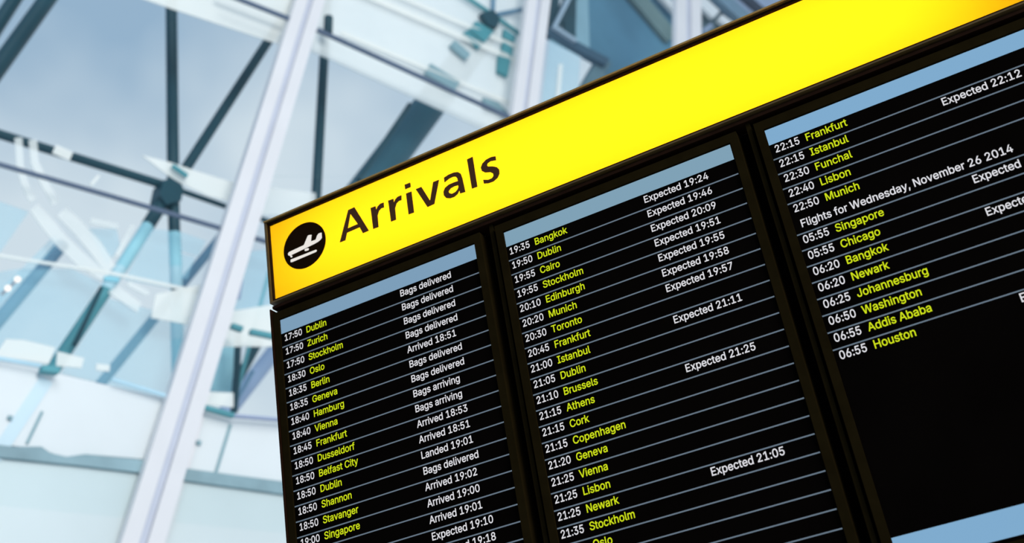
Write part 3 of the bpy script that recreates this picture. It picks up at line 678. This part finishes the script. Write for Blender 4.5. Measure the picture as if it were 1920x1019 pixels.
GLYPHS = """,369|+184,-258 300,163 113,163 46,-258
0891|+521,-30 589,-8 650,28 702,79 744,141 778,215 801,300 816,394 820,499 816,604 801,699 777,784 744,858 701,921 649,971 589,1008 521,1030 446,1037 371,1030 302,1008 242,971 190,921 147,859 114,784 90,699 75,604 70,499 75,394 89,300 113,215 146,141 189,78 241,28 302,-8 370,-30 446,-37|-386,132 337,163 296,215 264,290 250,351 241,421 238,499 241,579 250,649 264,710 296,785 337,838 386,869 446,879 505,869 554,838 595,785 626,710 641,649 649,579 652,499 649,421 641,351 626,290 595,215 554,163 505,132 446,121
1891|+792,-24 792,131 127,131 127,-24|+382,1024 146,851 146,657 419,858 394,858 394,-24 566,-24 566,1024
2891|+789,-24 789,135 324,135 324,109 542,337 679,494 723,558 751,616 767,673 773,733 762,814 730,888 679,950 613,997 533,1027 442,1037 352,1027 270,996 201,947 149,882 116,802 102,688 271,688 279,761 294,801 318,834 350,859 391,874 440,880 486,875 526,861 560,839 584,810 600,774 606,730 602,690 589,652 536,569 443,466 102,103 102,-24
3891|+529,-27 617,3 691,52 748,117 784,196 796,285 785,372 749,450 692,516 616,564 522,591 392,592 392,485 756,896 756,1024 113,1024 113,865 542,865 542,890 284,597 284,463 394,463 471,456 530,438 572,409 601,374 617,331 623,285 617,235 599,196 570,164 531,141 484,127 429,122 379,126 334,138 296,159 267,186 248,220 234,283 57,283 79,172 119,98 177,40 251,-3 336,-29 428,-37
4891|+836,184 836,343 237,343 237,320 652,1024 472,1024 54,318 54,184|+697,-24 697,648 530,648 530,287 530,238 530,-24
5891|+532,-26 618,9 691,64 746,137 781,224 792,320 786,395 767,463 736,524 695,577 645,620 587,653 521,673 451,679 395,675 341,661 293,639 260,616 289,616 317,865 744,865 744,1024 167,1024 106,476 258,459 297,488 336,505 429,520 482,514 528,495 566,464 596,423 614,374 621,319 614,264 596,216 568,177 531,147 486,128 435,122 391,126 351,140 317,161 290,189 272,222 259,280 89,280 108,176 143,105 196,45 265,1 345,-28 435,-37
6891|+538,-26 621,8 691,61 744,131 777,215 788,309 778,402 747,483 698,550 632,600 553,631 461,641 376,626 308,583 239,490 309,490 678,1024 484,1024 250,682 201,606 162,538 135,478 110,397 101,318 112,221 145,135 198,63 268,8 351,-26 445,-37|-396,125 354,143 319,172 292,211 275,257 269,311 275,364 292,409 319,446 354,474 396,492 445,498 494,492 535,474 570,446 597,408 614,362 620,309 614,256 597,210 570,172 535,143 493,125 445,119
7891|+339,-24 791,876 791,1024 99,1024 99,865 612,865 612,887 152,-24
8891|+545,-28 633,1 707,47 764,108 800,182 812,265 804,332 783,394 749,448 705,492 653,525 614,537 614,510 669,534 726,591 762,665 774,748 763,827 730,897 679,956 612,1000 533,1028 445,1037 356,1028 276,1000 209,956 158,897 125,827 114,748 126,665 163,591 220,534 276,509 276,538 237,525 184,492 140,448 106,394 85,332 78,265 90,182 126,108 182,47 256,1 345,-28 445,-37|-387,125 339,140 301,163 273,193 256,229 251,272 257,318 275,358 304,391 343,417 390,433 445,439 498,433 545,417 584,391 614,358 632,318 638,272 632,230 615,193 588,163 550,140 502,125 445,120|-399,598 360,611 328,633 305,662 290,697 285,738 290,779 305,813 328,841 359,862 398,876 445,880 491,876 530,862 561,841 584,813 599,779 604,738 599,697 583,662 559,633 528,611 490,598 445,593
9891|+351,1026 268,992 199,939 146,869 112,786 101,691 111,598 142,517 192,450 258,400 338,369 429,359 513,374 581,417 651,510 580,510 211,-24 406,-24 639,318 688,394 727,462 755,522 780,603 788,682 777,779 744,865 691,937 622,992 538,1026 444,1037|-493,875 536,857 570,828 597,789 614,743 620,689 614,636 597,591 570,554 536,526 493,508 444,502 396,508 355,526 320,554 293,592 276,638 270,691 276,744 293,790 320,828 355,857 397,875 444,881
:369|+231,-24 268,0 293,37 301,81 293,124 268,161 231,186 187,194 144,186 107,161 82,125 73,81 82,37 107,0 144,-24 187,-33|+231,516 268,541 293,578 301,621 293,665 268,702 231,727 187,735 144,727 107,702 82,665 73,621 82,578 107,541 144,516 187,508
A943|+184,-24 397,587 441,722 514,964 425,964 497,724 542,587 760,-24 944,-24 559,1024 379,1024 -1,-24|+750,256 750,414 193,414 193,256
B897|+486,-24 596,-14 687,14 758,59 807,119 836,190 845,268 837,345 812,411 774,463 727,502 674,528 642,535 642,509 713,542 752,576 781,618 800,671 806,735 797,811 769,881 722,940 657,986 574,1014 475,1024 95,1024 95,-24|-269,430 487,430 544,424 590,407 626,382 653,349 669,311 675,269 664,217 633,175 575,146 480,136 269,136|-269,864 470,864 548,854 598,825 627,783 637,731 631,690 615,655 590,626 556,604 515,590 467,585 269,585
C1003|+603,-31 677,-13 745,16 806,56 858,106 901,166 933,235 960,339 787,339 745,238 688,178 613,141 525,128 445,138 374,170 314,222 267,295 245,354 232,422 227,499 232,577 245,645 267,704 314,777 374,830 445,861 525,872 613,860 688,823 746,762 766,724 785,661 960,661 933,766 901,834 858,894 805,945 744,985 676,1014 603,1031 525,1037 438,1030 357,1008 283,971 217,920 161,858 116,783 82,698 62,603 56,499 62,396 82,301 116,216 161,142 217,79 283,29 357,-8 438,-30 525,-37
D987|+530,-17 621,4 701,40 770,89 828,150 873,223 905,306 925,400 931,502 925,604 905,696 873,779 829,852 772,912 705,961 627,996 539,1017 444,1024 160,1024 160,864 433,864 504,859 564,845 616,821 679,769 724,698 744,641 757,575 761,502 757,428 744,361 724,303 677,232 612,179 559,155 495,141 421,136 165,136 165,-24 431,-24|+95,1024 95,-24 269,-24 269,1024
E823|+761,-24 761,136 269,136 269,426 722,426 722,585 269,585 269,864 756,864 756,1024 95,1024 95,-24
F806|+269,-24 269,411 704,411 704,571 269,571 269,864 749,864 749,1024 95,1024 95,-24
G1023|+608,-31 683,-14 752,16 813,57 864,107 907,167 938,235 957,311 963,392 963,526 532,526 532,368 854,368 795,426 783,320 758,254 718,200 666,161 602,136 528,128 447,139 375,170 314,223 267,295 245,354 232,422 227,499 232,577 245,646 267,705 313,778 373,830 443,862 521,872 612,859 685,820 741,760 787,662 963,662 935,763 903,831 860,890 807,941 746,982 677,1012 601,1031 521,1037 434,1030 354,1008 280,971 215,920 159,858 115,783 82,698 62,603 56,499 62,396 82,302 115,217 160,142 215,80 281,29 356,-8 439,-30 528,-37
H1016|+269,-24 269,432 748,432 748,-24 922,-24 922,1024 748,1024 748,591 269,591 269,1024 95,1024 95,-24
I591|+553,-24 553,136 383,136 383,864 553,864 553,1024 37,1024 37,864 209,864 209,136 37,136 37,-24
J779|+451,-28 529,0 595,47 645,112 675,192 685,285 685,1024 511,1024 511,288 500,213 470,163 424,132 364,122 302,132 256,163 226,213 216,288 216,363 42,363 42,285 51,192 81,112 132,47 198,0 276,-28 364,-37
L772|+734,-24 734,136 269,136 269,1024 95,1024 95,-24
M1235|+263,-24 263,572 263,646 261,731 259,818 256,922 187,922 231,794 263,702 291,623 313,563 546,-24 688,-24 918,563 941,624 970,705 1001,797 1040,922 974,922 971,813 969,725 968,643 968,572 968,-24 1140,-24 1140,1024 920,1024 670,376 650,319 626,245 602,169 572,72 664,72 635,172 611,248 587,320 567,376 314,1024 95,1024 95,-24
N1029|+269,-24 269,572 268,645 264,755 257,919 174,907 271,737 328,638 377,558 747,-24 934,-24 934,1024 760,1024 760,383 761,309 764,211 774,78 849,90 783,221 733,308 695,372 281,1024 95,1024 95,-24
O1048|+612,-30 692,-8 767,29 832,79 888,142 933,216 966,301 986,396 993,499 986,603 966,698 933,783 888,858 832,920 767,971 692,1008 612,1030 525,1037 438,1030 357,1008 283,971 217,920 162,858 116,783 82,698 62,603 56,499 62,396 82,301 116,216 162,142 217,79 283,29 357,-8 438,-30 525,-37|-446,138 375,170 315,222 267,294 245,353 232,422 227,499 232,577 245,646 267,705 315,778 375,830 446,862 525,872 604,862 674,831 734,779 782,706 804,647 817,578 822,499 817,422 804,353 782,294 734,221 674,169 604,138 525,128
S878|+515,-37 584,-23 646,0 723,48 780,112 815,188 826,272 819,341 796,400 762,447 719,486 622,540 526,572 424,599 342,627 305,647 275,672 256,701 250,738 256,775 272,808 300,836 338,858 386,873 442,878 519,868 580,840 621,797 646,719 816,719 798,824 761,896 704,955 631,1000 545,1028 446,1037 349,1028 261,1000 186,955 128,894 91,819 78,732 97,632 152,552 208,509 275,475 354,448 474,414 572,380 608,360 634,337 650,309 655,274 649,232 629,195 596,164 553,140 500,125 440,120 385,125 336,138 293,159 261,188 239,224 224,292 47,292 68,180 106,104 164,42 241,-4 333,-32 439,-41
T882|+355,864 355,-24 528,-24 528,864 843,864 843,1024 39,1024 39,864
V943|+563,-24 944,1024 759,1024 547,413 502,279 429,37 519,37 446,277 400,413 182,1024 -2,1024 384,-24
W1349|+471,-24 648,629 681,771 716,957 632,957 668,765 700,629 877,-24 1060,-24 1347,1024 1168,1024 1005,391 980,291 957,189 931,54 1006,54 979,189 955,291 930,391 765,1024 584,1024 417,391 392,291 370,189 343,54 416,54 390,189 368,291 344,391 180,1024 1,1024 287,-24
Z862|+809,-24 809,136 421,136 298,135 145,129 183,16 282,144 351,239 803,900 803,1024 56,1024 56,864 438,864 562,865 716,871 678,984 583,860 518,771 58,99 58,-24
a765|+378,-35 433,-20 512,31 547,78 520,78 520,-24 685,-24 685,495 678,575 655,640 619,691 574,729 476,769 382,779 318,775 254,760 194,735 139,698 93,647 46,558 207,511 248,574 304,612 340,623 384,627 427,623 461,612 486,594 503,572 514,542 518,503 518,503 515,489 509,483 455,469 347,456 240,437 141,401 98,370 64,329 43,276 36,212 45,138 74,75 118,24 175,-12 242,-33 314,-40|-263,125 238,138 220,156 208,178 204,206 209,237 222,258 243,276 272,289 349,307 397,313 459,322 518,335 518,335 518,273 513,232 497,195 472,162 437,136 391,119 336,113
b834|+546,-27 629,12 698,74 749,156 772,221 786,293 791,371 786,449 772,520 748,586 697,667 628,729 545,767 451,779 382,773 325,754 253,696 220,651 247,651 247,1024 80,1024 80,-24 244,-24 244,92 220,92 254,45 327,-14 384,-33 451,-40|-377,124 332,147 295,184 268,235 251,298 245,372 251,446 268,508 295,558 331,594 376,617 433,625 490,616 536,593 572,555 599,505 616,443 621,372 616,301 599,238 572,186 535,148 489,124 433,116
c778|+519,-24 616,22 690,96 717,143 745,218 584,258 553,187 518,149 470,124 407,115 347,124 300,149 262,188 235,240 219,301 213,368 219,437 235,499 262,551 300,591 347,616 407,624 469,616 516,592 551,555 582,487 744,529 688,647 613,719 518,764 408,780 306,767 217,728 144,665 89,583 64,518 48,446 43,368 48,292 64,221 89,156 144,74 217,12 306,-27 408,-40
d834|+452,-33 508,-14 581,45 615,92 591,92 591,-24 754,-24 754,1024 587,1024 587,651 614,651 582,696 509,754 453,773 384,779 290,767 207,729 138,667 86,586 62,520 48,449 43,371 48,293 62,221 86,156 137,74 206,12 289,-27 383,-40|-346,124 300,148 263,186 236,238 219,301 213,372 219,443 235,505 262,555 298,593 345,616 402,625 458,617 504,594 540,558 567,508 583,446 589,372 583,298 566,235 539,184 503,147 457,124 402,116
e794|+494,-33 564,-13 625,19 676,61 715,112 750,195 590,234 544,160 490,126 417,114 359,121 309,141 269,174 238,219 219,278 212,350 212,414 218,469 235,519 263,563 301,596 347,618 403,625 458,618 503,597 537,564 563,519 580,463 589,356 743,458 123,458 123,309 753,309 753,382 746,479 724,562 690,632 644,687 590,729 531,757 468,774 403,779 302,766 213,726 141,663 88,580 63,515 48,444 43,367 48,291 63,221 88,156 143,74 217,12 310,-27 416,-40
f499|+-11,769 -11,619 472,619 472,769|+302,-24 302,821 308,863 321,887 344,902 383,908 418,905 463,892 506,1040 441,1059 368,1065 311,1059 256,1041 207,1011 168,968 143,913 135,850 135,-24
g836|+497,-312 580,-289 652,-249 708,-190 744,-112 756,-19 756,769 592,769 592,650 617,650 584,696 510,754 453,773 385,779 291,767 208,729 139,668 87,587 63,523 48,453 43,376 48,299 63,229 87,166 140,89 209,32 292,-3 383,-14 451,-9 507,10 580,65 614,111 588,111 588,-9 576,-82 539,-129 482,-158 406,-168 354,-163 314,-152 255,-112 205,-49 66,-128 107,-193 146,-234 195,-270 255,-297 326,-314 407,-320|-346,147 299,169 263,203 236,250 219,309 213,379 219,447 235,507 263,556 299,593 346,617 403,625 459,617 505,594 541,558 568,510 585,449 590,379 585,307 568,247 541,201 505,168 459,147 403,140
h806|+253,500 269,544 295,578 328,603 367,618 412,623 474,612 519,582 548,532 558,461 558,-24 726,-24 726,474 717,565 691,641 649,702 592,745 524,771 447,779 361,768 285,731 223,667 164,542 247,542 247,1024 80,1024 80,-24 247,-24 247,444
i328|+247,-24 247,769 80,769 80,-24|+206,854 240,876 264,910 272,950 264,990 240,1024 206,1046 164,1054 124,1046 89,1024 65,990 57,950 65,910 89,876 124,854 164,846
k748|+358,368 372,368 764,769 549,769 227,440 193,440 193,214|+247,-24 247,1024 80,1024 80,-24|+780,-24 378,485 259,367 566,-24
l372|+321,-25 383,-13 352,134 312,127 289,126 265,129 256,137 250,155 247,195 247,1024 80,1024 80,164 91,85 128,23 190,-16 273,-28
m1199|+247,-24 247,467 253,517 268,557 291,587 321,608 355,621 391,626 442,618 481,594 506,558 515,509 515,-24 683,-24 683,485 687,525 700,559 720,587 747,608 782,621 822,626 872,618 913,596 941,559 951,497 951,-24 1118,-24 1118,503 1110,586 1084,657 1042,712 989,752 926,775 859,783 796,777 739,759 688,729 645,690 612,641 580,556 664,556 628,663 581,727 514,769 432,783 379,777 328,761 282,733 242,695 210,646 178,557 244,557 244,769 80,769 80,-24
n805|+253,500 269,544 295,578 328,603 367,618 412,623 474,612 519,582 548,532 558,461 558,-24 726,-24 726,474 717,565 691,641 648,702 591,745 524,771 447,779 361,768 285,731 223,667 164,542 244,542 243,769 80,769 80,-24 247,-24 247,444
o816|+510,-27 600,12 673,74 727,156 753,221 768,292 773,368 768,446 753,518 727,583 673,665 600,728 510,767 407,779 306,767 217,728 144,665 89,583 64,518 48,446 43,368 48,292 64,221 89,156 144,74 217,12 306,-27 407,-40|-347,124 300,149 262,188 235,240 219,301 213,368 219,437 235,499 262,551 300,591 347,616 407,624 469,616 517,591 554,551 582,499 598,437 604,368 598,301 582,240 554,188 517,149 469,124 407,115
p834|+247,-304 247,92 220,92 254,45 328,-14 384,-33 451,-40 546,-27 629,12 698,74 749,156 772,221 786,293 791,371 786,449 772,520 748,586 697,667 628,729 545,767 451,779 382,773 325,754 253,696 220,651 244,651 244,769 80,769 80,-304|-377,124 332,147 295,184 268,235 251,298 245,372 251,446 268,508 295,558 331,594 376,617 433,625 490,616 536,593 572,555 599,505 616,443 621,372 616,301 599,238 572,186 535,148 489,124 433,116
r509|+247,-24 247,464 252,509 268,545 292,575 324,597 363,612 407,617 450,614 502,606 502,777 451,779 417,780 349,771 286,742 237,697 213,654 243,654 243,769 80,769 80,-24
s717|+444,-32 520,-9 584,28 634,79 665,140 675,210 661,289 619,354 551,402 458,434 344,461 292,477 259,496 243,518 238,544 246,576 271,603 314,623 368,630 424,623 462,602 488,572 514,518 669,553 638,632 606,682 563,723 508,754 443,773 368,779 288,772 217,750 156,714 108,666 78,606 68,538 82,458 125,392 194,344 287,312 410,282 455,268 483,249 498,228 503,203 494,171 467,142 420,121 356,113 301,120 257,138 227,169 199,237 39,203 68,115 103,59 152,15 212,-15 281,-34 358,-40
t447|+-11,769 -11,619 424,619 424,769|+104,181 118,93 164,24 237,-18 330,-32 380,-29 447,-15 415,132 361,124 336,122 302,126 286,137 276,157 271,193 271,950 104,950
u806|+444,-22 519,14 582,78 641,204 562,204 562,-24 726,-24 726,769 558,769 558,301 553,246 536,202 511,167 478,143 439,128 394,122 332,133 287,164 258,214 247,285 247,769 80,769 80,272 88,181 115,105 157,44 214,0 282,-25 359,-34
v765|+461,-24 764,769 583,769 418,312 376,178 331,17 435,17 390,178 347,312 182,769 0,769 303,-24
w1115|+408,-24 510,331 539,436 567,546 601,687 514,687 548,545 576,436 604,331 706,-24 862,-24 1102,769 926,769 830,426 789,271 739,58 820,58 773,272 734,426 640,769 477,769 383,426 342,270 295,58 374,58 325,274 285,426 189,769 12,769 253,-24
x744|+193,-24 311,155 371,256 443,381 298,381 373,255 434,155 551,-24 749,-24 386,496 386,255 736,769 541,769 438,613 378,510 304,381 449,381 373,510 310,613 210,769 12,769 359,261 361,505 -4,-24
y765|+123,-305 180,-309 234,-304 284,-288 327,-262 366,-225 423,-124 764,769 583,769 418,312 375,178 330,17 435,17 390,177 347,312 182,769 0,769 294,-3 274,-61 257,-103 239,-129 220,-144 200,-151 143,-148 104,-142 64,-289"""


def fill_slabs(loops):
    """non-zero fill of closed outlines, cut into trapezoids"""
    E = []
    for l in loops:
        for (x0, y0), (x1, y1) in zip(l, l[1:] + l[:1]):
            if y0 != y1:
                E.append((x0, y0, x1, y1, 1) if y0 < y1 else (x1, y1, x0, y0, -1))
    ys = {y for e in E for y in (e[1], e[3])}
    for i, p in enumerate(E):
        for q in E[:i]:
            a = (p[2] - p[0]) / (p[3] - p[1])
            b = (q[2] - q[0]) / (q[3] - q[1])
            if abs(a - b) > 1e-9:
                y = (q[0] - b * q[1] - p[0] + a * p[1]) / (a - b)
                if max(p[1], q[1]) < y < min(p[3], q[3]):
                    ys.add(y)
    ys = sorted(ys)
    V, F = [], []
    for y0, y1 in zip(ys, ys[1:]):
        if y1 - y0 < 0.2:
            continue
        ym = (y0 + y1) / 2
        act = []
        for ax, ay, cx, cy, w in E:
            if ay <= ym <= cy:
                k = (cx - ax) / (cy - ay)
                act.append((ax + k * (ym - ay), ax + k * (y0 - ay), ax + k * (y1 - ay), w))
        act.sort()
        wn = 0
        for xm, xa, xb, w in act:
            if wn == 0:
                st = (xa, xb)
            wn += w
            if wn == 0:
                b = len(V)
                V += [(st[0], y0), (xa, y0), (xb, y1), (st[1], y1)]
                F.append((b, b + 1, b + 2, b + 3))
    return V, F


G = {}
for ln in GLYPHS.split('\n'):
    ch = ln[0]
    p = ln[1:].split('|')
    cs = []
    for c in p[1:]:
        cs.append((c[0] == '+', [tuple(map(int, q.split(','))) for q in c[1:].split(' ')]))
    V, F = fill_slabs([c for o, c in cs])
    G[ch] = (int(p[0]), V, F)
SPACE = 369
SX, SYB = 0.397e-3, 0.448e-3


def text_geo(s, u, v, y, SX=SX, k=1.0):
    SX *= k
    SY = SYB * k
    V, F = [], []
    x = 0
    for ch in s:
        if ch == ' ':
            x += SPACE
            continue
        a, vs, fs = G[ch]
        b = len(V)
        V += [Vector((OX + (u + (x + q[0]) * SX) * R, OY + y, OZ - (v - q[1] * SY) * R)) for q in vs]
        F += [tuple(i + b for i in f) for f in fs]
        x += a
    return V, F


BD = 'Bags delivered'
BA = 'Bags arriving'
COL1 = [('17:50', 'Dublin', BD), ('17:50', 'Zurich', BD), ('17:50', 'Stockholm', BD), ('18:30', 'Oslo', BD),
        ('18:35', 'Berlin', 'Arrived 18:51'), ('18:35', 'Geneva', BD), ('18:40', 'Hamburg', BD), ('18:40', 'Vienna', BA),
        ('18:45', 'Frankfurt', BA), ('18:50', 'Dusseldorf', 'Arrived 18:53'), ('18:50', 'Belfast City', 'Arrived 18:51'),
        ('18:50', 'Dublin', 'Landed 19:01'), ('18:50', 'Shannon', BD), ('18:50', 'Stavanger', 'Arrived 19:02'),
        ('19:00', 'Singapore', 'Arrived 19:00'), ('', '', 'Arrived 19:01'), ('', '', 'Expected 19:10'), ('', '', 'Expected 19:18')]
COL2 = [('19:35', 'Bangkok', 'Expected 19:24'), ('19:50', 'Dublin', 'Expected 19:46'), ('19:55', 'Cairo', 'Expected 20:09'),
        ('19:55', 'Stockholm', 'Expected 19:51'), ('20:10', 'Edinburgh', 'Expected 19:55'), ('20:20', 'Munich', 'Expected 19:58'),
        ('20:30', 'Toronto', 'Expected 19:57'), ('20:45', 'Frankfurt', ''), ('21:00', 'Istanbul', 'Expected 21:11'),
        ('21:05', 'Dublin', ''), ('21:10', 'Brussels', ''), ('21:15', 'Athens', 'Expected 21:25'), ('21:15', 'Cork', ''),
        ('21:15', 'Copenhagen', ''), ('21:20', 'Geneva', ''), ('21:25', 'Vienna', ''), ('21:25', 'Lisbon', ''),
        ('21:25', 'Newark', 'Expected 21:05'), ('21:35', 'Stockholm', ''), ('', 'Oslo', '')]
COL3 = [('22:15', 'Frankfurt', ''), ('22:15', 'Istanbul', 'Expected 22:12'), ('22:30', 'Funchal', ''), ('22:40', 'Lisbon', ''),
        ('22:50', 'Munich', ''), None, ('05:55', 'Singapore', 'Expected'), ('05:55', 'Chicago', ''), ('06:20', 'Bangkok', 'Expected'),
        ('06:20', 'Newark', ''), ('06:25', 'Johannesburg', ''), ('06:50', 'Washington', ''), ('06:55', 'Addis Ababa', ''),
        ('06:55', 'Houston', 'Expected')]
SCREENS = [
    (0, COL1, 'header_one', [k for k in range(1, 24)], 'left flight screen, first row 17:50 Dublin, at the end of the board', 0.20, 9.27),
    (1, COL2, 'header_two', [k for k in range(1, 24)], 'middle flight screen, first row 19:35 Bangkok, between the two others', 0.12, 9.19),
    (2, COL3, 'header_three', [1, 2, 3, 4, 6, 7, 8, 9, 10, 11, 12, 13], 'right flight screen, with the line Flights for Wednesday, lower half black', 0.22, 9.42),
]
for k, rows, hm, rules, label, tu, su in SCREENS:
    u = k * D
    tk = (1.0, 1.0, 1.028)[k]
    mon = thing('flight_screen', (OX + (u + W / 2) * R, OY + 0.02, OZ - VB * R), label, 'screen', 'flight screens of the arrivals board')
    obj('bezel', ring(u - 0.50, u + W + 0.55, -H - 0.62, VB - 0.1, 0.48, 0.58, -0.006, 0.054), 'bezel', mon)
    scr = obj('screen', bx(u - 0.03, u + W + 0.08, -H - 0.05, VB - 0.7, 0.001, 0.05), 'screen_black', mon)
    obj('header_strip', bx(u, u + W, -H, 0, 0.0, 0.0009), hm, scr)
    for v in rules:
        obj('row_line', bx(u, u + W, v - 0.037, v + 0.037, 0.0, 0.0009), 'row_rule', scr)
    for i, rw in enumerate(rows):
        v = i + 0.605
        if rw is None:
            obj('date_text', text_geo('Flights for Wednesday, November 26 2014', u + 0.36, v + 0.02, 0.0004, k=tk), 'text_white', scr)
            continue
        if rw[0]:
            obj('time_text', text_geo(rw[0], u + tu, v, 0.0004, 0.370e-3, tk), 'text_white', scr)
        if rw[1]:
            obj('destination_text', text_geo(rw[1], u + (1.96, 1.88, 2.04)[k], v, 0.0004, k=tk), 'text_yellow', scr)
        if rw[2]:
            obj('status_text', text_geo(rw[2], u + su, v, 0.0004, k=tk), 'text_white', scr)
    if k == 2:
        obj('footer_strip', bx(u, u + W, 23.06, 24.40, 0.0, 0.0009), hm, scr)
